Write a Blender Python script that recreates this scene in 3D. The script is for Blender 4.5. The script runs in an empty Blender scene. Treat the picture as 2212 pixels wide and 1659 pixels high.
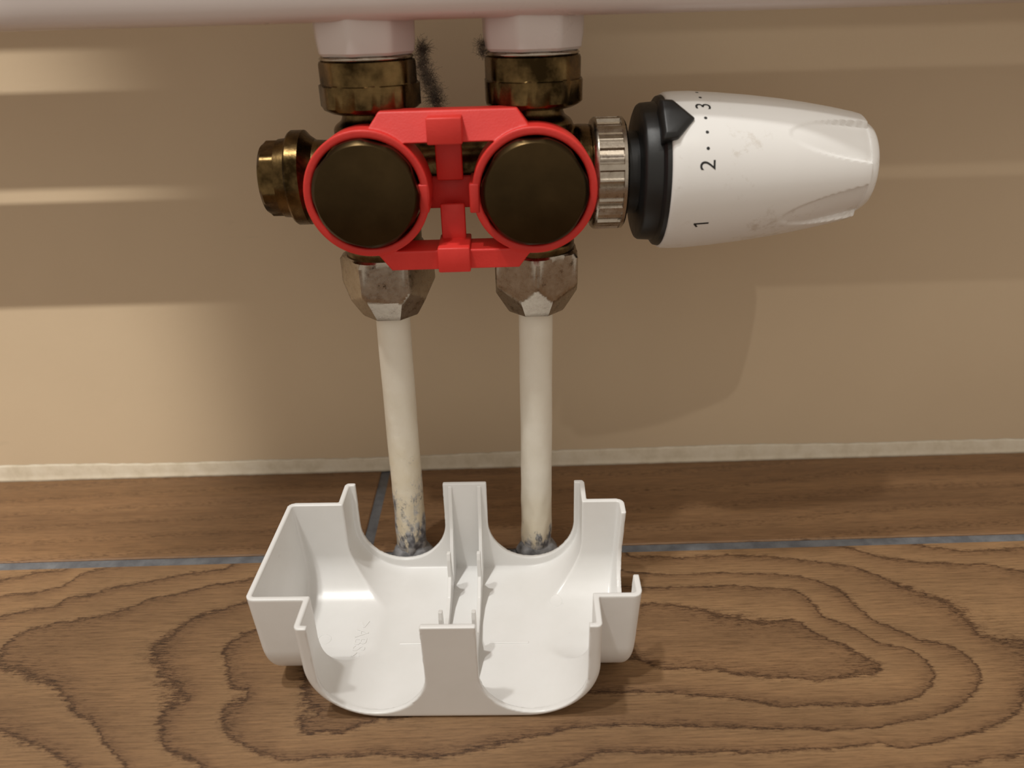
import bpy, bmesh, math, random
import numpy as np
from mathutils import Vector, Matrix

MM = 0.001
R = math.radians
scene = bpy.context.scene
COL = scene.collection
random.seed(7)
rng = np.random.default_rng(7)

# ------------------------------------------------------------------ camera
cam_data = bpy.data.cameras.new('camera')
cam = bpy.data.objects.new('camera', cam_data)
COL.objects.link(cam)
cam_data.sensor_width = 36.0
cam_data.lens = 36.0 * 1660.0 / 2212.0
cam_data.clip_start = 0.005
TH, RO = R(26.6), R(1.65)
fw = Vector((0, math.cos(TH), -math.sin(TH)))
u0 = Vector((0, math.sin(TH), math.cos(TH)))
xr = Vector((1, 0, 0))
up = u0 * math.cos(RO) + xr * math.sin(RO)
ri = xr * math.cos(RO) - u0 * math.sin(RO)
M = Matrix((ri, up, -fw)).transposed().to_4x4()
M.translation = Vector((15, -250, 199)) * MM
cam.matrix_world = M
cam_data.dof.use_dof = True
cam_data.dof.focus_distance = 0.262
cam_data.dof.aperture_fstop = 11.0
scene.camera = cam

# ------------------------------------------------------------------ light
world = bpy.data.worlds.new('room_ambient')
scene.world = world
world.use_nodes = True
bg = world.node_tree.nodes['Background']
bg.inputs['Color'].default_value = (1.0, 0.895, 0.765, 1)
bg.inputs['Strength'].default_value = 0.60


def spot(name, loc, target, power, color, cone, blend, radius):
    d = bpy.data.lights.new(name, 'SPOT')
    d.energy = power
    d.color = color
    d.spot_size = R(cone)
    d.spot_blend = blend
    d.shadow_soft_size = radius
    o = bpy.data.objects.new(name, d)
    COL.objects.link(o)
    o.location = loc
    o.rotation_euler = (Vector(target) - Vector(loc)).to_track_quat('-Z', 'Y').to_euler()
    return o


def area(name, loc, target, power, color, size):
    d = bpy.data.lights.new(name, 'AREA')
    d.energy = power
    d.color = color
    d.shape = 'DISK'
    d.size = size
    o = bpy.data.objects.new(name, d)
    COL.objects.link(o)
    o.location = loc
    o.rotation_euler = (Vector(target) - Vector(loc)).to_track_quat('-Z', 'Y').to_euler()
    return o


WARM = (1.0, 0.94, 0.84)
# ceiling lamp of the room, left of the radiator
area('ceiling_lamp', (-0.50, -0.22, 2.3), (0, -0.05, 0.0), 19, (1.0, 0.985, 0.945), 0.10)
area('ceiling_lamp', (-0.62, -0.66, 2.3), (0, -0.05, 0.0), 15, (1.0, 0.985, 0.945), 0.10)
# a wall spot that catches the wall on the left under the radiator
spot('wall_spot', (-0.35, -1.0, 1.60), (-0.28, 0.06, 0.085), 100, WARM, 11.5, 0.6, 0.012)
# second spot further right, weaker
spot('right_spot', (0.30, -1.0, 1.60), (0.35, 0.06, 0.06), 13, WARM, 22, 0.5, 0.012)
scene.view_settings.view_transform = 'Standard'
scene.view_settings.look = 'None'
scene.view_settings.gamma = 1.0
scene.view_settings.use_curve_mapping = False
scene.view_settings.exposure = 0.0

# ------------------------------------------------------------------ helpers
def link(name, mesh, mat=None, parent=None, smooth=True):
    o = bpy.data.objects.new(name, mesh)
    COL.objects.link(o)
    if mat:
        mesh.materials.clear()
        mesh.materials.append(mat)
    if parent:
        o.parent = parent
    if smooth:
        mesh.polygons.foreach_set('use_smooth', [True] * len(mesh.polygons))
    return o


def tag(o, label, cat, group=None, kind=None):
    if label:
        o['label'] = label
    if cat:
        o['category'] = cat
    if group:
        o['group'] = group
    if kind:
        o['kind'] = kind
    return o


def empty(name, loc, label, cat, group=None):
    o = bpy.data.objects.new(name, None)
    COL.objects.link(o)
    o.empty_display_size = 0.01
    o.location = Vector(loc) * MM
    return tag(o, label, cat, group)


def mesh_from(name, verts, faces):
    """verts in mm"""
    m = bpy.data.meshes.new(name)
    m.from_pydata([(v[0] * MM, v[1] * MM, v[2] * MM) for v in verts], [], faces)
    m.update()
    return m


def child(o, root):
    """parent keeping world placement (roots are unrotated Empties)"""
    o.parent = root
    o.location = -Vector(root.location)
    return o


def sharp(o, deg=35):
    m = o.data
    if hasattr(m, 'set_sharp_from_angle'):
        m.set_sharp_from_angle(angle=R(deg))
    return o


def grid_tube(rows, closed_u=True, cap0=False, cap1=False):
    """rows: list of rings (same count) of points"""
    n = len(rows[0])
    v = [p for r in rows for p in r]
    f = []
    for i in range(len(rows) - 1):
        for j in range(n if closed_u else n - 1):
            k = (j + 1) % n
            f.append((i * n + j, i * n + k, (i + 1) * n + k, (i + 1) * n + j))
    if cap0:
        f.append(tuple(range(n - 1, -1, -1)))
    if cap1:
        f.append(tuple((len(rows) - 1) * n + j for j in range(n)))
    return v, f


def fix_normals(m):
    bm = bmesh.new()
    bm.from_mesh(m)
    bmesh.ops.recalc_face_normals(bm, faces=bm.faces)
    bm.to_mesh(m)
    bm.free()


def revolve(name, prof, origin, axis, n=64, rfun=None, cap=True):
    """prof: list of (t, r) along axis; rfun(t, phi, r) modulates the radius. axis in 'x','y','z'"""
    ox, oy, oz = origin
    rows = []
    for t, r in prof:
        ring = []
        for j in range(n):
            p = 2 * math.pi * j / n
            rr = rfun(t, p, r) if rfun else r
            a, b = rr * math.cos(p), rr * math.sin(p)
            if axis == 'z':
                ring.append((ox + a, oy + b, oz + t))
            elif axis == 'x':
                ring.append((ox + t, oy - a, oz + b))
            else:
                ring.append((ox + a, oy + t, oz + b))
        rows.append(ring)
    v, f = grid_tube(rows, True, cap, cap)
    m = mesh_from(name, v, f)
    fix_normals(m)
    return m


def prism(name, poly, axis, a, b, bevel=0.0):
    """extrude 2D polygon (mm): axis 'y' -> poly is (x,z); 'x' -> (y,z); 'z' -> (x,y)"""
    def P(p, t):
        if axis == 'y':
            return (p[0], t, p[1])
        if axis == 'x':
            return (t, p[0], p[1])
        return (p[0], p[1], t)
    n = len(poly)
    v = [P(p, a) for p in poly] + [P(p, b) for p in poly]
    f = [tuple(range(n)), tuple(range(2 * n - 1, n - 1, -1))]
    for i in range(n):
        j = (i + 1) % n
        f.append((i, j, n + j, n + i))
    m = mesh_from(name, v, f)
    bm = bmesh.new()
    bm.from_mesh(m)
    bmesh.ops.recalc_face_normals(bm, faces=bm.faces)
    if bevel > 0:
        bmesh.ops.bevel(bm, geom=list(bm.edges), offset=bevel * MM, segments=2, profile=0.5, affect='EDGES')
    bm.to_mesh(m)
    bm.free()
    return m


def box(name, lo, hi, bevel=0.0):
    return prism(name, [(lo[0], lo[2]), (hi[0], lo[2]), (hi[0], hi[2]), (lo[0], hi[2])], 'y', lo[1], hi[1], bevel)


def sdf_mesh(name, fn, lo, hi, h):
    """naive surface nets of a signed distance function given in mm"""
    ns = [int(math.ceil((b - a) / h)) + 1 for a, b in zip(lo, hi)]
    ax = [np.array([lo[i] + h * k for k in range(ns[i])], dtype=np.float32) for i in range(3)]
    D = fn(ax[0][:, None, None], ax[1][None, :, None], ax[2][None, None, :]).astype(np.float32)
    D = np.broadcast_to(D, ns)
    S = D < 0
    nx, ny, nz = ns
    cnt = np.zeros((nx - 1, ny - 1, nz - 1), np.int8)
    for i in (0, 1):
        for j in (0, 1):
            for k in (0, 1):
                cnt += S[i:nx - 1 + i, j:ny - 1 + j, k:nz - 1 + k]
    act = (cnt > 0) & (cnt < 8)
    idx = np.full(act.shape, -1, np.int64)
    cells = np.argwhere(act)
    idx[act] = np.arange(len(cells))
    acc = np.zeros((len(cells), 3))
    w = np.zeros(len(cells))
    cs = [(i, j, k) for i in (0, 1) for j in (0, 1) for k in (0, 1)]
    for a in cs:
        for d in range(3):
            if a[d] == 0:
                b = list(a)
                b[d] = 1
                ia = cells + np.array(a)
                ib = cells + np.array(b)
                da = D[ia[:, 0], ia[:, 1], ia[:, 2]]
                db = D[ib[:, 0], ib[:, 1], ib[:, 2]]
                m = (da < 0) != (db < 0)
                t = np.where(m, da / np.where(m, da - db, 1), 0)
                p = ia.astype(float)
                p[:, d] += t
                acc[m] += p[m]
                w[m] += 1
    V = acc / w[:, None] * h + np.array(lo)
    for it in range(2):                      # settle the vertices on the surface
        e = 0.08
        X, Y, Z = (V[:, i].astype(np.float64) for i in range(3))
        d0 = fn(X, Y, Z)
        g = np.stack([fn(X + e, Y, Z) - fn(X - e, Y, Z), fn(X, Y + e, Z) - fn(X, Y - e, Z),
                      fn(X, Y, Z + e) - fn(X, Y, Z - e)], 1) / (2 * e)
        gl = np.maximum((g ** 2).sum(1), 0.25)
        st = -(np.clip(d0, -0.3 * h, 0.3 * h) / gl)[:, None] * g
        V = V + 0.8 * st
    quads = []
    for d in range(3):
        sl0 = [slice(None)] * 3
        sl1 = [slice(None)] * 3
        sl0[d] = slice(0, ns[d] - 1)
        sl1[d] = slice(1, ns[d])
        s0, s1 = S[tuple(sl0)], S[tuple(sl1)]
        e = np.argwhere(s0 != s1)
        flip = s0[e[:, 0], e[:, 1], e[:, 2]]
        o = [k for k in range(3) if k != d]
        ok = (e[:, o[0]] > 0) & (e[:, o[1]] > 0) & (e[:, o[0]] < ns[o[0]] - 1) & (e[:, o[1]] < ns[o[1]] - 1)
        e, flip = e[ok], flip[ok]
        def cell(da, db):
            c = e.copy()
            c[:, o[0]] += da
            c[:, o[1]] += db
            return idx[c[:, 0], c[:, 1], c[:, 2]]
        q = np.stack([cell(-1, -1), cell(0, -1), cell(0, 0), cell(-1, 0)], 1)
        if d == 1:
            flip = ~flip
        q[~flip] = q[~flip][:, ::-1]
        quads.append(q)
    Q = np.concatenate(quads)
    m = bpy.data.meshes.new(name)
    m.vertices.add(len(V))
    m.vertices.foreach_set('co', (V * MM).ravel())
    m.loops.add(len(Q) * 4)
    m.loops.foreach_set('vertex_index', Q.ravel().astype(np.int32))
    m.polygons.add(len(Q))
    m.polygons.foreach_set('loop_start', np.arange(len(Q), dtype=np.int32) * 4)
    m.update(calc_edges=True)
    m.validate()
    return m


# sdf bits
def rbox2(a, b, ha, hb, r):
    qa, qb = np.abs(a) - ha + r, np.abs(b) - hb + r
    return np.minimum(np.maximum(qa, qb), 0) + np.hypot(np.maximum(qa, 0), np.maximum(qb, 0)) - r


def rinter(a, b, r):
    a, b = a + r, b + r
    return np.minimum(np.maximum(a, b), 0) + np.hypot(np.maximum(a, 0), np.maximum(b, 0)) - r


def smin(a, b, k):
    h = np.clip(0.5 + 0.5 * (b - a) / k, 0, 1)
    return b * (1 - h) + a * h - k * h * (1 - h)


# ------------------------------------------------------------------ materials
class Nodes:
    def __init__(self, name):
        self.mat = bpy.data.materials.new(name)
        self.mat.use_nodes = True
        self.t = self.mat.node_tree
        self.bsdf = self.t.nodes['Principled BSDF']

    def n(self, typ, **kw):
        nd = self.t.nodes.new(typ)
        for k, v in kw.items():
            if k.startswith('i_'):
                nd.inputs[k[2:].replace('_', ' ')].default_value = v
            else:
                setattr(nd, k, v)
        return nd

    def l(self, a, b):
        self.t.links.new(a, b)

    def coords(self, scale=(1, 1, 1), obj=True):
        tc = self.n('ShaderNodeTexCoord')
        mp = self.n('ShaderNodeMapping')
        mp.inputs['Scale'].default_value = scale
        self.l(tc.outputs['Object' if obj else 'Generated'], mp.inputs['Vector'])
        return mp.outputs['Vector']

    def noise(self, vec, scale, detail=3, rough=0.5, dist=0.0):
        nd = self.n('ShaderNodeTexNoise')
        nd.inputs['Scale'].default_value = scale
        nd.inputs['Detail'].default_value = detail
        nd.inputs['Roughness'].default_value = rough
        nd.inputs['Distortion'].default_value = dist
        self.l(vec, nd.inputs['Vector'])
        return nd.outputs['Fac']

    def ramp(self, fac, stops):
        nd = self.n('ShaderNodeValToRGB')
        cr = nd.color_ramp
        while len(cr.elements) < len(stops):
            cr.elements.new(0.5)
        for e, (p, c) in zip(cr.elements, stops):
            e.position = p
            e.color = c if len(c) == 4 else (*c, 1)
        self.l(fac, nd.inputs['Fac'])
        return nd.outputs['Color']

    def math(self, op, a, b=None, clamp=False):
        nd = self.n('ShaderNodeMath', operation=op, use_clamp=clamp)
        for i, x in enumerate((a, b)):
            if x is None:
                continue
            if isinstance(x, (int, float)):
                nd.inputs[i].default_value = x
            else:
                self.l(x, nd.inputs[i])
        return nd.outputs[0]

    def mix(self, fac, a, b, mode='MIX'):
        nd = self.n('ShaderNodeMix', data_type='RGBA', blend_type=mode)
        for key, x in ((0, fac), (6, a), (7, b)):
            if isinstance(x, (int, float)):
                nd.inputs[key].default_value = x
            elif isinstance(x, tuple):
                nd.inputs[key].default_value = x if len(x) == 4 else (*x, 1)
            else:
                self.l(x, nd.inputs[key])
        return nd.outputs[2]

    def bump(self, height, strength, dist):
        nd = self.n('ShaderNodeBump')
        nd.inputs['Strength'].default_value = strength
        nd.inputs['Distance'].default_value = dist
        self.l(height, nd.inputs['Height'])
        self.l(nd.outputs['Normal'], self.bsdf.inputs['Normal'])

    def set(self, **kw):
        for k, v in kw.items():
            key = {'color': 'Base Color', 'rough': 'Roughness', 'metal': 'Metallic', 'spec': 'Specular IOR Level',
                   'sss': 'Subsurface Weight', 'coat': 'Coat Weight'}[k]
            s = self.bsdf.inputs[key]
            if isinstance(v, (int, float)):
                s.default_value = v
            elif isinstance(v, tuple):
                s.default_value = v if len(v) == 4 else (*v, 1)
            else:
                self.l(v, s)
        return self


def mat_plain(name, c0, c1, rough, scale, metal=0.0, bump=0.0, bscale=None, rvar=0.1):
    N = Nodes(name)
    v = N.coords()
    f = N.noise(v, scale, 4, 0.6)
    N.set(color=N.ramp(f, [(0.36, c0), (0.66, c1)]), metal=metal)
    N.set(rough=N.math('ADD', N.math('MULTIPLY', N.noise(v, scale * 2.3, 4, 0.6), rvar * 2), rough - rvar))
    if bump:
        N.bump(N.noise(v, bscale or scale * 4, 4, 0.6), bump, 0.0004)
    return N.mat


M_white = mat_plain('white_plastic', (0.77, 0.765, 0.75), (0.80, 0.795, 0.785), 0.3, 60, bump=0.04, bscale=900, rvar=0.06)
M_red = mat_plain('red_printed_plastic', (0.67, 0.028, 0.021), (0.73, 0.036, 0.027), 0.50, 90, bump=0.15, bscale=1500)
M_black = mat_plain('black_plastic', (0.005, 0.005, 0.005), (0.009, 0.009, 0.009), 0.45, 120, bump=0.05)
M_ink = mat_plain('black_print', (0.01, 0.01, 0.01), (0.02, 0.02, 0.02), 0.6, 200)
M_brass = mat_plain('aged_brass_painted_glints', (0.026, 0.016, 0.006), (0.20, 0.128, 0.052), 0.27, 95, metal=1.0, bump=0.12, bscale=600, rvar=0.12)  # dark and bright patches: ageing plus room reflections painted into the colour
M_cap = mat_plain('brushed_brass', (0.047, 0.031, 0.014), (0.066, 0.043, 0.019), 0.34, 70, metal=1.0, bump=0.06, bscale=500, rvar=0.08)
M_rad = mat_plain('radiator_enamel', (0.62, 0.555, 0.535), (0.65, 0.58, 0.56), 0.3, 20, bump=0.02)
M_seal = mat_plain('grey_sealant', (0.07, 0.07, 0.075), (0.30, 0.30, 0.31), 0.6, 160, bump=0.4, bscale=500)
M_lint = mat_plain('dust', (0.10, 0.08, 0.065), (0.26, 0.22, 0.18), 0.9, 300)
M_grout = mat_plain('grey_grout', (0.085, 0.088, 0.098), (0.14, 0.145, 0.155), 0.75, 150, bump=0.4, bscale=900)


def mat_knob():
    N = Nodes('white_knob_plastic')
    v = N.coords()
    dirt = N.math('MULTIPLY', N.noise(v, 260, 6, 0.75), N.noise(v, 45, 3, 0.5))
    c = N.ramp(dirt, [(0.30, (0.80, 0.79, 0.775)), (0.42, (0.62, 0.58, 0.53))])
    N.set(color=c, rough=0.33)
    N.bump(N.noise(v, 1200, 3), 0.04, 0.0003)
    return N.mat


def mat_nickel():
    N = Nodes('worn_nickel')
    v = N.coords()
    f = N.noise(v, 380, 5, 0.7)
    N.set(color=N.ramp(f, [(0.30, (0.10, 0.075, 0.05)), (0.37, (0.36, 0.31, 0.255)), (0.8, (0.50, 0.45, 0.38))]), metal=1.0)
    N.set(rough=N.math('ADD', N.math('MULTIPLY', f, 0.25), 0.16))
    N.bump(N.noise(v, 700, 4), 0.12, 0.0004)
    return N.mat


def mat_pipe(reach):
    N = Nodes('old_white_pipe_paint')
    v = N.coords()
    tc = N.n('ShaderNodeTexCoord')
    sp = N.n('ShaderNodeSeparateXYZ')
    N.l(tc.outputs['Object'], sp.inputs[0])
    z = sp.outputs['Z']
    # splashes of grout and scraped paint, thick near the floor joint
    low = N.math('SUBTRACT', 1.0, N.math('MULTIPLY', z, reach), clamp=True)
    spl = N.math('MULTIPLY', N.noise(N.coords((1, 1, 0.5)), 150, 6, 0.75, 0.25), N.math('ADD', N.math('MULTIPLY', low, 0.95), 0.35))
    base = N.ramp(N.noise(v, 60, 4), [(0.3, (0.76, 0.71, 0.60)), (0.7, (0.84, 0.80, 0.71))])
    yel = N.mix(N.math('MULTIPLY', N.noise(v, 130, 3), low), base, (0.62, 0.48, 0.25))
    gr = N.ramp(N.noise(v, 320, 3), [(0.4, (0.13, 0.13, 0.145)), (0.6, (0.42, 0.42, 0.43))])
    c = N.mix(N.ramp(spl, [(0.50, (0, 0, 0)), (0.60, (1, 1, 1))]), yel, gr)
    N.set(color=c, rough=0.5)
    N.bump(N.math('ADD', N.noise(v, 130, 4), spl), 0.35, 0.0012)
    return N.mat


def mat_wall():
    N = Nodes('beige_wall_paint')
    v = N.coords()
    f = N.noise(v, 9, 4, 0.55)
    c = N.ramp(f, [(0.3, (0.61, 0.49, 0.345)), (0.7, (0.655, 0.53, 0.375))])
    smear = N.noise(N.coords((18, 1, 60)), 1.4, 3)
    c = N.mix(N.ramp(smear, [(0.72, (0, 0, 0)), (0.80, (0.35, 0.35, 0.35))]), c, (0.36, 0.31, 0.23))
    N.set(color=c, rough=0.55)
    N.bump(N.noise(v, 420, 5, 0.6), 0.12, 0.0006)
    return N.mat


def mat_trim():
    N = Nodes('pale_wall_filler')
    v = N.coords()
    f = N.noise(v, 130, 5, 0.6)
    N.set(color=N.ramp(f, [(0.30, (0.58, 0.51, 0.39)), (0.5, (0.67, 0.60, 0.48)), (0.75, (0.73, 0.67, 0.56))]), rough=0.7)
    N.bump(f, 0.4, 0.0008)
    return N.mat


def mat_wood(name, straight=False, tint=1.0):
    """printed oak: grain bands follow the 'phase' attribute of the mesh, fibres run along x"""
    N = Nodes(name)
    at = N.n('ShaderNodeAttribute', attribute_name='phase')
    ph = at.outputs['Fac']
    v = N.coords()
    fibre = N.noise(N.coords((85, 1500, 1)), 1.0, 5, 0.7)
    fringe = N.noise(N.coords((110, 1250, 1)), 1.0, 4, 0.75)
    fringe2 = N.noise(N.coords((420, 520, 1)), 1.0, 3, 0.7)
    broad = N.noise(N.coords((6, 60, 1)), 1.0, 4, 0.6)
    warp = N.noise(v, 60, 3, 0.6)
    p = N.math('ADD', ph, N.math('MULTIPLY', N.math('SUBTRACT', warp, 0.5), 0.30))
    p = N.math('ADD', p, N.math('MULTIPLY', N.math('SUBTRACT', fringe2, 0.5), 0.22))
    p = N.math('ADD', p, N.math('MULTIPLY', N.math('SUBTRACT', fringe, 0.5), 0.40))
    t = N.math('FRACT', N.math('ADD', p, 20.03))
    sc = lambda *c: tuple(x * tint for x in c)
    band = N.ramp(t, [(0.0, sc(0.085, 0.048, 0.025)), (0.03, sc(0.105, 0.06, 0.032)), (0.075, sc(0.205, 0.127, 0.072)),
                      (0.35, sc(0.25, 0.16, 0.091)), (0.75, sc(0.275, 0.18, 0.103)), (0.94, sc(0.285, 0.19, 0.11)),
                      (1.0, sc(0.15, 0.088, 0.048))])
    if straight:
        band = N.ramp(N.noise(N.coords((2.5, 75, 1)), 1.0, 5, 0.7),
                      [(0.25, sc(0.15, 0.09, 0.05)), (0.45, sc(0.24, 0.15, 0.086)), (0.6, sc(0.275, 0.177, 0.102)),
                       (0.75, sc(0.31, 0.205, 0.12))])
    fib = N.ramp(fibre, [(0.28, (0.48, 0.44, 0.41)), (0.48, (0.95, 0.94, 0.93)), (0.72, (1.32, 1.29, 1.24))])
    c = N.mix(0.85, band, fib, 'MULTIPLY')
    br = N.ramp(broad, [(0.25, (0.70, 0.68, 0.66)), (0.5, (0.98, 0.98, 0.98)), (0.75, (1.22, 1.22, 1.2))])
    c = N.mix(0.8, c, br, 'MULTIPLY')
    pore = N.ramp(N.noise(N.coords((260, 2200, 1)), 1.0, 2, 0.5), [(0.26, (0.45, 0.42, 0.4)), (0.36, (1, 1, 1))])
    c = N.mix(0.55, c, pore, 'MULTIPLY')
    c = N.mix(1.0, c, (0.83, 0.74, 0.635), 'MULTIPLY')
    # short dark pores crowd on the late-wood side of every ring
    dash = N.ramp(N.noise(N.coords((330, 1900, 1)), 1.0, 2, 0.6), [(0.50, (0, 0, 0)), (0.62, (1, 1, 1))])
    near = N.ramp(t, [(0.0, (1, 1, 1)), (0.30, (0.12, 0.12, 0.12)), (0.8, (0.05, 0.05, 0.05)), (1.0, (0.6, 0.6, 0.6))])
    c = N.mix(N.mix(1.0, dash, near, 'MULTIPLY'), c, N.mix(1.0, c, (0.42, 0.38, 0.35), 'MULTIPLY'))
    N.set(color=c, rough=N.math('ADD', N.math('MULTIPLY', fibre, 0.2), 0.40), spec=0.4)
    N.bump(N.math('ADD', fibre, N.math('MULTIPLY', t, 0.3)), 0.18, 0.0005)
    return N.mat


M_knob, M_nickel, M_pipe, M_wall, M_trim = mat_knob(), mat_nickel(), (mat_pipe(11.0), mat_pipe(30.0)), mat_wall(), mat_trim()
M_wood = mat_wood('oak_print')
M_wood2 = mat_wood('oak_print_straight', True, 1.0)
M_wood3 = mat_wood('oak_print_straight_warm', True, 1.05)

# ------------------------------------------------------------------ setting: wall and floor
WALL_Y = 60.0
wall = link('wall_back', box('wall_back', (-700, WALL_Y, -4), (700, WALL_Y + 80, 1500)), M_wall, smooth=False)
tag(wall, 'beige painted wall behind the radiator valve', 'wall', kind='structure')

floor = link('floor', box('floor', (-700, -700, -12), (700, WALL_Y, -0.7)), M_grout, smooth=False)
tag(floor, 'brown wood-look tile floor with grey grout joints', 'floor', kind='structure')

GRAIN = [
  (0,[(-188,-13),(-174,-8),(-165,-6)]),
  (1,[(-183,-21),(-172,-20),(-161,-16),(-158,-10),(-148,-6)]),
  (2,[(-176,-32),(-167,-29),(-158,-28),(-155,-23),(-148,-23),(-143,-20),(-132,-16),(-116,-12),(-101,-9)]),
  (3,[(-90,-16),(-103,-18),(-112,-22),(-123,-25),(-130,-30),(-141,-34),(-152,-36),(-161,-40),(-165,-45),(-165,-50),(-163,-55),(-157,-58),(-150,-60),(-141,-64),(-134,-69),(-126,-77),(-120,-80),(-112,-88),(-102,-97)]),
  (4,[(-88,-29),(-98,-33),(-105,-39),(-109,-45),(-112,-50),(-109,-56),(-104,-63),(-96,-67),(-92,-72),(-97,-75),(-98,-80),(-94,-89),(-87,-94),(-81,-96)]),
  (5,[(-82,-44),(-86,-50),(-84,-57),(-81,-66),(-74,-71),(-74,-74),(-78,-76),(-79,-80),(-75,-87),(-69,-91),(-59,-94),(-46,-95),(-30,-95)]),
  (6,[(-50,-80),(-53,-83),(-51,-86),(-41,-87)]),
  (2,[(-147,-82),(-139,-85),(-130,-89),(-124,-92),(-117,-97)]),
  (3,[(145,-6),(156,-12),(167,-16),(180,-18),(194,-19),(207,-24)]),
  (2,[(173,-6),(180,-9),(190,-11),(215,-11)]),
  (4,[(61,-9),(78,-10),(102,-10),(123,-13),(135,-16),(144,-19),(151,-24),(157,-30),(162,-34),(168,-38),(172,-46),(173,-54),(179,-58),(185,-60)]),
  (5,[(74,-20),(96,-20),(117,-22),(127,-25),(134,-31),(136,-38),(140,-46),(146,-52),(151,-57),(158,-59),(162,-63),(164,-70),(160,-76),(154,-81),(144,-86),(131,-89),(121,-91),(106,-91),(94,-90),(65,-88),(40,-87)]),
  (6,[(66,-27),(94,-27),(116,-30),(120,-33)]),
  (6,[(123,-45),(132,-51),(137,-57),(146,-61),(149,-66),(149,-71),(145,-76),(139,-80),(131,-82),(116,-82),(99,-82),(81,-78),(54,-75)]),
  (7,[(63,-35),(72,-36),(79,-39),(84,-42),(93,-45),(106,-46),(114,-47),(120,-54),(125,-58),(130,-64),(133,-67),(131,-69),(122,-71),(110,-72),(97,-70),(77,-67),(62,-65)]),
  (4,[(173,-80),(166,-87),(153,-93),(138,-96),(128,-98),(120,-96),(101,-97),(82,-98),(38,-96)]),
  (3,[(160,-101),(148,-102),(138,-104)]),
]


def grain_field():
    P, F = [], []
    for lev, pts in GRAIN:
        for (a, b) in zip(pts[:-1], pts[1:]):
            k = max(1, int(math.hypot(b[0] - a[0], b[1] - a[1]) / 7))
            for i in range(k):
                P.append((a[0] + (b[0] - a[0]) * i / k, a[1] + (b[1] - a[1]) * i / k))
                F.append(lev)
        P.append(pts[-1])
        F.append(lev)
    for x in range(-400, 401, 80):           # the far side of the tile, out of the traced area
        P += [(x, -165), (x, -204)]
        F += [1.0 - abs(x) / 300, -2.0]
    for y in (-30, -90, -150):
        P += [(-390, y), (390, y)]
        F += [-3, -3]
    for x in (-30, 0, 30):
        P.append((x, -45))
        F.append(7.2)
    P, F = np.array(P, float), np.array(F, float)
    d = np.hypot(P[:, None, 0] - P[None, :, 0], (P[:, None, 1] - P[None, :, 1]))
    K = np.where(d > 0, d * 1.0, 0)          # biharmonic-like radial kernel (linear)
    n = len(P)
    A = np.zeros((n + 1, n + 1))
    A[:n, :n] = K + np.eye(n) * 1.0
    A[n, :n] = A[:n, n] = 1
    sol = np.linalg.solve(A, np.append(F, 0))
    def f(X, Y):
        out = np.full(X.shape, sol[n])
        for (px, py), wgt in zip(P, sol[:n]):
            out += wgt * np.hypot(X - px, Y - py)
        return out
    return f


def tile(name, x0, x1, y0, y1, mat, phase_fn, xs=None, ys=None):
    """tile slab with a lightly eased edge; the grain phase is stored per vertex"""
    e = 0.45
    xs = sorted(set([x0, x0 + e, x1 - e, x1] + [x for x in (xs or []) if x0 + e < x < x1 - e]))
    ys = sorted(set([y0, y0 + e, y1 - e, y1] + [y for y in (ys or []) if y0 + e < y < y1 - e]))
    nx, ny = len(xs), len(ys)
    v, f = [], []
    for j, y in enumerate(ys):
        for i, x in enumerate(xs):
            v.append((x, y, -0.4 if i in (0, nx - 1) or j in (0, ny - 1) else 0.0))
    for j in range(ny - 1):
        for i in range(nx - 1):
            f.append((j * nx + i, j * nx + i + 1, (j + 1) * nx + i + 1, (j + 1) * nx + i))
    top = len(v)
    border = [i for i in range(nx)] + [j * nx + nx - 1 for j in range(1, ny)] + \
             [(ny - 1) * nx + i for i in range(nx - 2, -1, -1)] + [j * nx for j in range(ny - 2, 0, -1)]
    for b in border:
        v.append((v[b][0], v[b][1], -6))
    nb = len(border)
    for k in range(nb):
        k2 = (k + 1) % nb
        f.append((border[k2], border[k], top + k, top + k2))
    m = mesh_from(name, v, f)
    at = m.attributes.new('phase', 'FLOAT', 'POINT')
    V = np.array(v)
    at.data.foreach_set('value', phase_fn(V[:, 0], V[:, 1]).astype(np.float32))
    o = link(name, m, mat, floor, smooth=False)
    return o


gf = grain_field()
tile('tile', -400, 400, -205, -5.4, M_wood, gf, list(np.arange(-240, 241, 2.0)) + [-390, -340, -290, 290, 340, 390],
     list(np.arange(-130, -5, 1.6)) + [-190, -170, -150, -140])
tile('tile', -648, -48.3, -0.8, WALL_Y - 0.5, M_wood2, lambda X, Y: Y / 11.0 + np.sin(X / 60.0) * 0.3,
     list(np.arange(-250, -50, 6.0)), list(np.arange(1, 60, 3.0)))
tile('tile', -44.0, 556, -0.8, WALL_Y - 0.5, M_wood3, lambda X, Y: Y / 14.0 + np.sin(X / 45.0) * 0.4,
     list(np.arange(-40, 280, 6.0)), list(np.arange(1, 60, 3.0)))
tile('tile', -650, -404.3, -205, -5.4, M_wood2, lambda X, Y: Y / 12.0)
tile('tile', 404.3, 650, -205, -5.4, M_wood2, lambda X, Y: Y / 12.0)
tile('tile', -650, 150, -409.6, -209.4, M_wood2, lambda X, Y: Y / 12.0)
tile('tile', 154.4, 650, -409.6, -209.4, M_wood3, lambda X, Y: Y / 12.0)

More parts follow.
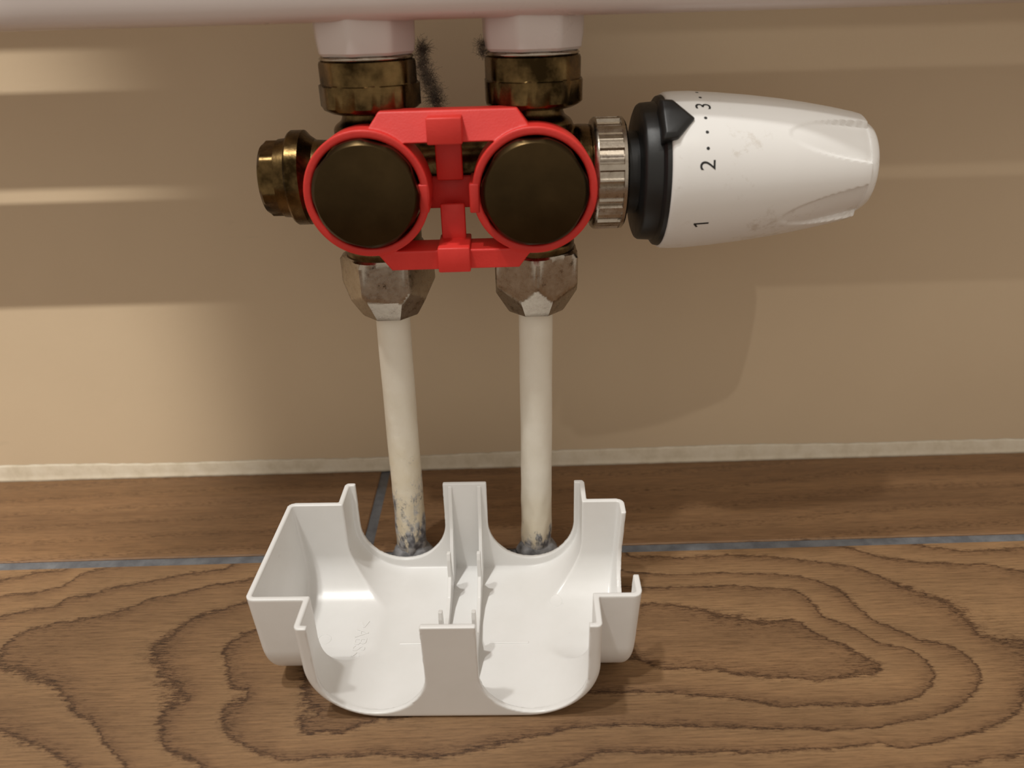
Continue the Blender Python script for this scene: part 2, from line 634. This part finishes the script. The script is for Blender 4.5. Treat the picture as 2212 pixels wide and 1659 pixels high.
# pale unpainted strip where the wall meets the tiles
def trim():
    rows = []
    xs = np.arange(-690, 691, 2.5)
    h = 7.0 + 0.6 * np.sin(xs / 53.0) + 0.25 * np.sin(xs / 17.3 + 1) + rng.normal(0, 0.12, len(xs))
    bt = 0.1 + np.abs(rng.normal(0, 0.2, len(xs))) * 0.5
    for k, x in enumerate(xs):
        rows.append([(x, WALL_Y, h[k] + 0.9), (x, WALL_Y - 0.12, h[k] - 0.3), (x, WALL_Y - 0.4, h[k] - 1.4), (x, WALL_Y - 0.6, 3),
                     (x, WALL_Y - 0.8 - 0.5 * bt[k], 1.0), (x, WALL_Y - 1.2 - 1.2 * bt[k], 0.05), (x, WALL_Y, 0.05)])
    v, f = grid_tube(rows, True, True, True)
    m = mesh_from('trim_1', v, f)
    fix_normals(m)
    o = link('trim_1', m, M_trim)
    tag(o, 'pale rough strip along the bottom of the beige wall', 'trim', kind='structure')


trim()

# ------------------------------------------------------------------ radiator
XL, XR = -25.7, 24.0
rad = empty('towel_radiator', (0, 0, 194.5), 'white tubular radiator above the valve, bottom edge in view', 'radiator')


def tube_x(name, x0, x1, y, z, r, n=40):
    prof = [(x0, r * 0.6), (x0 + 1.5, r * 0.92), (x0 + 4, r), (x1 - 4, r), (x1 - 1.5, r * 0.92), (x1, r * 0.6)]
    return revolve(name, prof, (0, y, z), 'x', n)


def header():
    rows = []
    n = 64
    for x, k in ((-266, 0.5), (-264.5, 0.85), (-262, 1), (262, 1), (264.5, 0.85), (266, 0.5)):
        ring = []
        for j in range(n):
            p = 2 * math.pi * j / n
            c, sn = math.cos(p), math.sin(p)
            ring.append((x, -8 + 10.2 * k * math.copysign(abs(c) ** 0.5, c), 204.6 + 10.2 * k * math.copysign(abs(sn) ** 0.5, sn)))
        rows.append(ring)
    v, f = grid_tube(rows, True, True, True)
    m = mesh_from('header_tube', v, f)
    fix_normals(m)
    return m


child(link('header_tube', header(), M_rad), rad)
for k in range(13):
    o = link('tube', tube_x('tube', -262, 262, -8, 247 + 47 * k, 10.0), M_rad)
    child(o, rad)
for sx in (-1, 1):
    m = revolve('collector', [(0, 14), (2, 17), (4, 18), (646, 18), (648, 17), (650, 14)], (sx * 262, 4, 180), 'z', 40)
    child(link('collector', m, M_rad), rad)


def hexr(p, a, n=6, rot=0.0):
    s = 2 * math.pi / n
    q = ((p - rot + s / 2) % s) - s / 2
    return a / math.cos(q)


for x, rot in ((XL, 0.25), (XR, 0.1)):
    def rf(t, p, r, rot=rot):
        return min(r, hexr(p, 14.6 * r / 15.6, 8, rot))
    m = revolve('nipple', [(185.3, 12), (185.4, 14.0), (186.2, 14.8), (190, 15.3), (198.5, 15.5), (199, 14)], (x, 0, 0), 'z', 96, rf)
    o = sharp(link('nipple', m, M_rad), 30)
    o['label'] = 'white faceted connection sleeve'
    child(o, rad)

# ------------------------------------------------------------------ double valve block
ZC = 148.4
valve = empty('radiator_valve', (0, 0, 103), 'brass double angle valve block under the radiator', 'valve')


def body_sdf(X, Y, Z):
    d = None
    for x in (XL, XR):
        r = np.hypot(X - x, Y)
        c = rinter(r - 12.2, np.abs(Z - 147) - 19, 2)
        neck = np.maximum(r - 9.2, np.abs(Z - 150) - 23)
        boss = rinter(np.hypot(X - x, Z - ZC) - 14.2, np.abs(Y + 8) - 10, 1)
        low = rinter(r - 13.0, np.abs(Z - 124) - 4, 1)
        dd = smin(smin(c, neck, 3), boss, 3)
        dd = smin(dd, low, 2)
        d = dd if d is None else np.minimum(d, dd)
    bar = np.maximum(np.hypot(Y - 4, Z - 151) - 8.6, np.abs(X) - 26)
    d = smin(d, bar, 4)
    stubL = np.maximum(np.hypot(Y, Z - 149.5) - 11.5, np.abs(X + 36) - 12)
    stubR = np.maximum(np.hypot(Y, Z - 148.4) - 13.0, np.abs(X - 34) - 9)
    stubR2 = rinter(np.hypot(Y, Z - 148.4) - 15.2, np.abs(X - 39.4) - 2.4, 1)
    return smin(smin(smin(d, stubL, 3), stubR, 3), stubR2, 2)


o = link('body', sdf_mesh('body', body_sdf, (-52, -22, 118), (46, 16, 178), 0.8), M_brass)
child(o, valve)

# union nuts under the radiator
for x, rot in ((XL, 0.38), (XR, 0.05)):
    def rf(t, p, r, rot=rot):
        return min(r, hexr(p, 14.55 if t < 177.4 else 13.9, 8, rot + (0.2 if t >= 177.4 else 0)))
    prof = [(169.4, 8), (169.4, 12.4), (170.4, 14.4), (171.2, 15.3), (177.2, 15.3), (177.45, 14.9), (177.7, 14.5),
            (183.0, 14.5), (183.8, 14.2), (184.2, 13.2), (184.2, 8)]
    m = revolve('union_nut', prof, (x, 0, 0), 'z', 96, rf)
    o = sharp(link('union_nut', m, M_brass), 28)
    child(o, valve)
    # dull washer between nut and sleeve
    m = revolve('washer', [(184.1, 9), (184.1, 13.6), (184.6, 14.1), (185.3, 13.4), (185.3, 9)], (x, 0, 0), 'z', 64)
    child(link('washer', m, M_nickel), valve)

# front caps
for x, z, rot in ((-26.0, 148.9, 0.25), (23.3, 148.2, 0.55)):
    def rf(t, p, r, rot=rot):
        return min(r, hexr(p, 15.15, 6, rot)) if r > 14.6 else r
    prof = [(-26.6, 14.3), (-26.55, 14.5), (-26.3, 14.75), (-25.4, 15.45), (-24.9, 15.7), (-14.0, 15.7), (-14.0, 10)]
    m = revolve('cap', prof, (x, 0, z), 'y', 120, rf)
    o = sharp(link('cap', m, M_cap), 24)
    o['label'] = 'flat brass screw cap'
    child(o, valve)

# side plug on the left
def rf(t, p, r):
    return min(r, hexr(p, 10.7, 6, 0.2)) if t < -56.2 else r


prof = [(-61.6, 0.01), (-61.6, 9.5), (-61.2, 10.6), (-60.2, 11.7), (-56.3, 11.7), (-56.1, 12.1), (-52.8, 12.4), (-52.4, 14.2), (-51.8, 14.6),
        (-48.0, 14.6), (-46.6, 13.0), (-44.5, 11.6), (-42, 11.4)]
m = revolve('side_plug', prof, (0, 0, 149.6), 'x', 96, rf)
o = sharp(link('side_plug', m, M_brass), 28)
child(o, valve)

# compression nuts on the pipes
for x, rot in ((XL, 0.576), (XR, 0.02)):
    def rf(t, p, r, rot=rot):
        h1 = hexr(p, 13.6, 6, rot)
        cone = hexr(p, r, 8, 0.0) if t < 114.5 else r
        return min(h1, cone)
    prof = [(103.4, 6.6), (103.4, 9.0), (104.2, 9.6)] + [(104.2 + k, 9.6 + k * 0.56) for k in range(1, 11)] + \
           [(115, 15.8), (116, 15.9), (123, 15.9), (124.4, 14.6), (125, 13.5), (125, 10)]
    m = revolve('compression_nut', prof, (x, 0, 0), 'z', 144, rf)
    o = sharp(link('compression_nut', m, M_nickel), 22)
    o['label'] = 'worn nickel-plated compression nut'
    child(o, valve)

# ------------------------------------------------------------------ supply pipes
def pipe(x0, y0, x1, label, seed):
    r0 = np.random.default_rng(seed)
    root = empty('heating_pipe', (x0, y0, 0), label, 'pipe')
    rows = []
    n = 40
    ph = r0.uniform(0, 6.28, 6)
    for z in np.arange(-0.5, 106.1, 1.5):
        t = z / 104.0
        low = max(0.0, 1 - z / 40.0)
        ring = []
        for j in range(n):
            p = 2 * math.pi * j / n
            r = 5.9 + 0.06 * math.sin(3 * p + ph[0] + z / 17) + 0.05 * math.sin(5 * p + z / 6 + ph[1])
            r += low * (0.28 * math.sin(4 * p + ph[2] + z / 5) * math.sin(z / 4.1 + ph[3]) + 0.22 * math.sin(7 * p + ph[4] - z / 3))
            ring.append((x0 + (x1 - x0) * t + r * math.cos(p) - x0, y0 * (1 - t) + r * math.sin(p) - y0, z))
        rows.append(ring)
    v, f = grid_tube(rows, True, True, True)
    m = mesh_from('tube', v, f)
    fix_normals(m)
    link('tube', m, M_pipe[0 if x0 < 0 else 1], root)
    # sealant around the foot
    rows = []
    for (zz, rr) in [(-0.6, 8.6), (0.4, 8.2), (1.8, 7.4), (3.2, 6.6), (4.2, 5.7)]:
        ring = []
        for j in range(n):
            p = 2 * math.pi * j / n
            k = 1 + 0.08 * math.sin(3 * p + ph[5]) + 0.05 * math.sin(7 * p + ph[1])
            ring.append((rr * k * math.cos(p), rr * k * math.sin(p), zz))
        rows.append(ring)
    v, f = grid_tube(rows, True, True, True)
    m = mesh_from('sealant', v, f)
    fix_normals(m)
    o = link('sealant', m, M_seal, root)
    o['label'] = 'grey sealant around the foot of the pipe'


pipe(-27.2, -1.0, XL, 'leaning white-painted pipe with peeling grey paint, below the plain brass plug', 3)
pipe(23.0, -1.5, XR, 'upright white-painted pipe on the side of the numbered knob', 5)

# ------------------------------------------------------------------ red bracket
clamp = empty('red_bracket', (-1, -16, 124), 'bright red plastic bracket clipped around both brass caps', 'bracket')
CL, CR = (-26.3, 148.3), (23.4, 147.9)


def frame_sdf(X, Y, Z):
    d = None
    for cx, cz in (CL, CR):
        r = np.hypot(X - cx, Z - cz)
        ring = rinter(np.abs(r - 17.4) - 1.2, np.abs(Y + 15.5) - 6.5, 0.5)
        d = ring if d is None else np.minimum(d, ring)
    xc = -1.3
    ax = np.abs(X - xc)
    # upper bar: trapezoid with sloping front
    ub = np.maximum(np.abs(Z - 166.8) - 4.2, ax + (Z - 171.0) * 0.72 - 20.0)
    ub = np.maximum(ub, (-(Y + 21.5) + (Z - 162.6) * 0.55) * 0.87)
    ub = np.maximum(ub, Y + 10)
    # lower bar
    lb = np.maximum(np.abs(Z - 128.0) - 3.0, ax - (Z - 125.0) * 0.75 - 19.6)
    lb = np.maximum(lb, np.abs(Y + 15.5) - 6.3)
    hole = None
    for cx, cz in (CL, CR):
        hh = np.hypot(X - cx, Z - cz) - 16.2
        hole = hh if hole is None else np.minimum(hole, hh)
    bars = np.maximum(np.minimum(ub, lb), -hole)
    return np.minimum(d, bars)


o = link('frame', sdf_mesh('frame', frame_sdf, (-47, -24, 122), (45, -7, 173), 0.45), M_red)
child(o, clamp)
for nm, lo, hi in (
        ('clip', (-7.2, -24.0, 162.4), (2.9, -14, 169.8)),
        ('clip', (-6.4, -24.2, 124.6), (3.4, -8, 132.3)),
        ('strap', (-6.2, -11.2, 149.8), (1.9, -9.6, 167)),
        ('strap', (-5.6, -13.2, 126), (2.0, -11.6, 143)),
        ('bridge_block', (-9.6, -7.4, 140.4), (4.6, -5.0, 150.2)),
        ('prong', (-11.0, -22.2, 142.6), (-8.1, -5, 151.0)),
        ('prong', (4.0, -22.2, 142.2), (7.0, -5, 150.8))):
    child(link(nm, box(nm, lo, hi, 0.45), M_red), clamp)

# ------------------------------------------------------------------ thermostatic head
head = empty('thermostat_head', (41.5, 0, 131), 'white thermostatic radiator knob with black numerals 1, 2, 3', 'thermostat')
KZ = 148.3


def rf(t, p, r):
    if 43.2 < t < 50.6:
        s = 2 * math.pi / 16
        q = ((p + 0.1) % s) / s
        if 0.16 < q < 0.84:
            u = (q - 0.16) / 0.68
            r -= 0.95 - 0.55 * math.exp(-((u - 0.35) / 0.16) ** 2)
    return r


prof = [(41.6, 12.5), (41.6, 15.4), (42.0, 16.6), (42.7, 17.2), (43.15, 17.3), (43.3, 17.3), (44, 17.3), (47, 17.3), (50, 17.3),
        (50.5, 17.3), (50.65, 17.3), (51.6, 17.2), (52.2, 16.4), (52.4, 15.4), (52.4, 12)]
o = sharp(link('collar_nut', revolve('collar_nut', prof, (0, 0, KZ), 'x', 256, rf), M_nickel), 40)
o['label'] = 'ribbed metal collar nut'
child(o, head)
prof = [(52, 5), (52, 12.6), (56.0, 12.8), (56.2, 19.6), (56.6, 20.6), (57.2, 21.0), (61.4, 21.3), (61.7, 22.0), (62.3, 22.9), (63.4, 23.2), (64.4, 22.4), (65.0, 20.5), (65, 5)]
o = sharp(link('neck', revolve('neck', prof, (0, 0, KZ), 'x', 96), M_black), 40)
o['label'] = 'black neck with flange'
child(o, head)

KP = [(63.6, 20.5), (63.6, 23.3), (63.9, 23.7), (64.6, 24.0), (67, 24.15), (72, 24.1), (80, 23.5), (90, 22.5), (100, 21.2), (108, 19.9), (116, 18.4),
      (123, 16.9), (126.3, 15.9), (127.6, 15.1), (128.6, 14.0), (129.4, 12), (129.9, 9), (130.1, 5), (130.1, 0.01)]


def krad(x):
    xs, rs = zip(*KP[1:])
    return float(np.interp(x, xs, rs))


def sst(a, b, x):
    t = min(1, max(0, (x - a) / (b - a)))
    return t * t * (3 - 2 * t)


def knob():
    xs = [63.6] + [p[0] for p in KP[1:5]] + list(np.arange(68, 98, 2.0)) + list(np.arange(98, 126.0, 0.7)) + \
         [125.1, 125.4, 125.7, 126.0] + [p[0] for p in KP[12:]]
    xs = sorted(set(round(x, 3) for x in xs[1:]))
    n = 240
    rows = [[(63.6, -20.5 * math.cos(2 * math.pi * j / n), KZ + 20.5 * math.sin(2 * math.pi * j / n)) for j in range(n)]]
    for x in xs:
        ring = []
        u = sst(99, 124, x)
        for j in range(n):
            p = math.degrees(2 * math.pi * j / n)
            r = krad(x)
            q = abs(((p - 3 + 36) % 72) - 36)          # 0 on a ridge, 36 in the middle of a scoop
            w0 = 36 - 24 * math.sqrt(max(0.0, (x - 99) / 26.5)) if x > 99 else 36
            s = sst(w0 - 1.4, w0 + 1.4, q) if x > 99 else 0.0
            dep = 0.35 + 1.65 * u
            if x <= 125.2:
                r -= s * dep
            else:
                k = sst(125.2, 125.8, x)
                r -= (s * dep) * (1 - k) + 1.55 * k * (1 - sst(127, 130, x) * 0.5)
            r = max(r, 0.01)
            ring.append((x, -r * math.cos(math.radians(p)), KZ + r * math.sin(math.radians(p))))
        rows.append(ring)
    v, f = grid_tube(rows, True, True, True)
    m = mesh_from('knob', v, f)
    fix_normals(m)
    return m


kn = child(sharp(link('knob', knob(), M_knob), 38), head)


def wrap(pts, lift=0.05):
    """(x along axis, angle deg) -> point on the knob skin"""
    out = []
    for x, a in pts:
        r = krad(x) + lift
        out.append((x, -r * math.cos(R(a)), KZ + r * math.sin(R(a))))
    return out


def glyph_mesh(txt, size, name):
    """flat text mesh in mm, centred"""
    c = bpy.data.curves.new(name, 'FONT')
    c.body = txt
    c.size = size
    c.align_x = 'CENTER'
    c.align_y = 'CENTER'
    c.resolution_u = 4
    c.offset = 0.0
    t = bpy.data.objects.new(name, c)
    COL.objects.link(t)
    dg = bpy.context.evaluated_depsgraph_get()
    m = bpy.data.meshes.new_from_object(t.evaluated_get(dg))
    V = [(v.co.x, v.co.y) for v in m.vertices]
    Fc = [tuple(p.vertices) for p in m.polygons]
    bpy.data.objects.remove(t)
    bpy.data.curves.remove(c)
    bpy.data.meshes.remove(m)
    cx = (min(v[0] for v in V) + max(v[0] for v in V)) / 2
    cy = (min(v[1] for v in V) + max(v[1] for v in V)) / 2
    return [(a - cx, b - cy) for a, b in V], Fc


for txt, ang in (('1', -29), ('2', 15), ('3', 61)):
    V, Fc = glyph_mesh(txt, 6.6, 'numeral')
    if txt == '1':
        V = [(-0.15, -2.3), (0.45, -2.3), (0.45, 2.3), (-0.05, 2.3), (-1.25, 1.35), (-1.05, 0.85), (-0.15, 1.45)]
        Fc = [(0, 1, 2, 3, 6), (3, 4, 5, 6)]
    # digit's top points to the collar, its right side points upwards
    pts = wrap([(73.6 - b, ang + math.degrees(a * 1.0 / 24.0)) for a, b in V])
    m = mesh_from('numeral', pts, Fc)
    o = link('numeral', m, M_ink, kn, smooth=False)
    o['label'] = 'printed black numeral ' + txt
for ang in (26.3, 38, 49.5, 73, 84.5, 96):
    ring = [(73.7 + 0.5 * math.cos(k * math.pi / 6), ang + math.degrees(0.5 * math.sin(k * math.pi / 6) / 24)) for k in range(12)]
    m = mesh_from('dot', wrap(ring), [tuple(range(12))])
    link('dot', m, M_ink, kn, smooth=False)


def pointer():
    prof = [(60.6, 66), (64.6, 64.5), (70.4, 48), (65.0, 33), (60.6, 32)]
    lo, hi, ridge = [], [], []
    for (x, a) in prof:
        k = 0.5 if x > 70 else 1.0
        r0, r1 = 21.0, 24.3 + 1.3 * k
        lo.append((x, -r0 * math.cos(R(a)), KZ + r0 * math.sin(R(a))))
        hi.append((x, -r1 * math.cos(R(a)), KZ + r1 * math.sin(R(a))))
        x2, a2 = x + (64 - x) * 0.25, a + (48 - a) * 0.25
        r2 = r1 + 0.7
        ridge.append((x2, -r2 * math.cos(R(a2)), KZ + r2 * math.sin(R(a2))))
    n = len(prof)
    v = lo + hi + ridge
    f = [tuple(range(n))] + [(i, (i + 1) % n, n + (i + 1) % n, n + i) for i in range(n)] + \
        [(n + i, n + (i + 1) % n, 2 * n + (i + 1) % n, 2 * n + i) for i in range(n)] + [tuple(range(2 * n, 3 * n))]
    m = mesh_from('pointer', v, f)
    bm = bmesh.new()
    bm.from_mesh(m)
    bmesh.ops.recalc_face_normals(bm, faces=bm.faces)
    bmesh.ops.bevel(bm, geom=list(bm.edges), offset=0.35 * MM, segments=2, profile=0.5, affect='EDGES')
    bm.to_mesh(m)
    bm.free()
    return m


o = child(link('pointer', pointer(), M_black), head)
o['label'] = 'black arrow pointer'

# ------------------------------------------------------------------ loose white cover on the floor
cover = empty('valve_cover', (-4.65, -47.5, 0), 'open white plastic valve cover lying on its back on the floor', 'cover')
cover.rotation_euler.z = R(-1.4)
HT, TK = 39.0, 1.7


def cover_outer(X, Y, Z):
    a2 = rbox2(X, Z - 60, 44.4 - 0.03 * (39 - Z) * 0, 60, 22)
    ay = np.abs(Y) - 37.3 + (39 - Z) * 0.05
    A = rinter(a2, ay, 1.6)
    b2 = rbox2(Y, Z - 61.2, 25.0 - (39 - Z) * 0.03, 60, 16)
    bx = np.abs(X + 2.5) - 60.0 + (39 - Z) * 0.05 + 0.004 * np.maximum(20 - Z, 0) ** 2
    B = rinter(b2, bx, 2.6)
    return smin(A, B, 0.6)


def cover_sdf(X, Y, Z):
    d = cover_outer(X, Y, Z)
    d = np.maximum(d, -(d + TK))
    d = np.maximum(d, Z - HT)
    for s in (-1, 1):
        for cx in (-24.4, 24.4):
            zb = 2.4 if s < 0 else 5.5
            rr = 16.3
            hole = rbox2(X - cx, Z - (zb + 60), rr, 60, rr - 0.05)
            hole = np.maximum(hole, -(s * Y - 31.5))
            d = np.maximum(d, -hole)
    side = rbox2(Y - 0.5, Z - 72, 16.0, 60, 12)
    side = np.maximum(side, -(X - 50))
    d = np.maximum(d, -side)
    return d


o = link('shell', sdf_mesh('shell', cover_sdf, (-64.2, -39.2, -1.2), (59.4, 39.2, 40.2), 0.5), M_white, cover)

rib_gus_b = [(36.3, 38), (35.0, 38), (31, 22), (22.5, 4), (20, 1.2), (34.4, 1.2)]
rib_mid = [(24, 1.2), (20.5, 12), (19.2, 21), (17.2, 21.5), (16.4, 19), (15.8, 12), (10, 7.5), (2, 5.5), (-6, 6.5), (-10, 10), (-11.6, 22),
           (-13.6, 22.6), (-14.4, 20), (-15, 10), (-22, 5), (-26, 1.2)]
rib_gus_f = [(-36.2, 38), (-34.8, 38), (-31.5, 24), (-25, 4), (-22, 1.2), (-34.4, 1.2)]
for x in (-5.4, 5.4):
    for poly in (rib_gus_b, rib_mid, rib_gus_f):
        m = prism('rib', poly, 'x', x - 0.65, x + 0.65, 0.22)
        link('rib', m, M_white, cover, smooth=False)
for x0, x1 in ((-21.5, -13), (9.5, 23)):
    link('ridge', box('ridge', (x0, -6.6, 1.2), (x1, -5.6, 2.0), 0.2), M_white, cover, smooth=False)


def inner_z(x, y):
    zs = np.arange(0.0, 39.0, 0.05)
    d = cover_outer(np.full_like(zs, x), np.full_like(zs, y), zs) + TK
    k = np.argmax(d < 0)
    return float(zs[k])


def moulded_text():
    V, Fc = glyph_mesh('>ABS<', 6.4, 'moulded_text')
    n = len(V)
    pts, low = [], []
    for a, b in V:
        # reads towards the viewer: right of the text is -y, its top is +x
        x, y = -34.9 + b, -5.4 - a * 1.0
        z = inner_z(x, y)
        pts.append((x, y, z + 0.16))
        low.append((x, y, z - 0.1))
    f = list(Fc)
    edges = {}
    for p in Fc:
        for i in range(len(p)):
            e = (p[i], p[(i + 1) % len(p)])
            edges[e] = True
    for (a, b) in list(edges):
        if (b, a) not in edges:
            f.append((b, a, n + a, n + b))
    m = mesh_from('moulded_text', pts + low, f)
    fix_normals(m)
    link('moulded_text', m, M_white, cover, smooth=False)


moulded_text()
for cx, cy in ((-47.5, -5.0), (33.0, 12.0)):
    rows = []
    for rr, dz in ((2.1, -0.05), (2.15, 0.09), (2.35, 0.09), (2.4, -0.05)):
        rows.append([(cx + rr * math.cos(k * math.pi / 16), cy + rr * math.sin(k * math.pi / 16),
                      inner_z(cx + rr * math.cos(k * math.pi / 16), cy + rr * math.sin(k * math.pi / 16)) + dz) for k in range(32)])
    v, f = grid_tube(rows)
    m = mesh_from('ejector_mark', v, f)
    fix_normals(m)
    link('ejector_mark', m, M_white, cover)

# ------------------------------------------------------------------ dust
def lint(label, centers, n, lmin, lmax, rad, seed):
    r = random.Random(seed)
    V, Fc = [], []
    for k in range(n):
        c = r.choice(centers)
        p = Vector((c[0] + r.gauss(0, c[3]), c[1] + r.gauss(0, c[3]), c[2] + r.gauss(0, c[4])))
        d = Vector((r.gauss(0, 1), r.gauss(0, 1), r.gauss(0, 1))).normalized()
        L = r.uniform(lmin, lmax)
        seg = 4
        prev = None
        for s in range(seg + 1):
            i0 = len(V)
            sd = d.orthogonal().normalized()
            s2 = d.cross(sd)
            for q in range(3):
                a = q * 2.0944
                V.append(p + (sd * math.cos(a) + s2 * math.sin(a)) * rad)
            if prev is not None:
                for q in range(3):
                    q2 = (q + 1) % 3
                    Fc.append((prev + q, prev + q2, i0 + q2, i0 + q))
            prev = i0
            p = p + d * (L / seg)
            d = (d + Vector((r.gauss(0, .5), r.gauss(0, .5), r.gauss(0, .5)))).normalized()
    o = link('dust_lint', mesh_from('dust_lint', V, Fc), M_lint)
    tag(o, label, 'dust', kind='stuff')


lint('dark dust lint hanging between the two brass union nuts, beside the nut above the plug',
     [(-9.4, 6, 186, .7, .9), (-9.6, 5, 182, .8, 1.5), (-8.6, 6, 178, .9, 1.2), (-7.2, 7, 174, 1.0, 1.6), (-6.4, 7, 171, 1.0, 1.5)],
     1700, 1.5, 4.2, 0.03, 11)
lint('small dust tuft with loose hairs at the sleeve above the knob-side nut',
     [(8.8, 3, 187, .6, .6), (9.0, 2, 185, .5, .5)], 260, 1.0, 3.2, 0.035, 12)
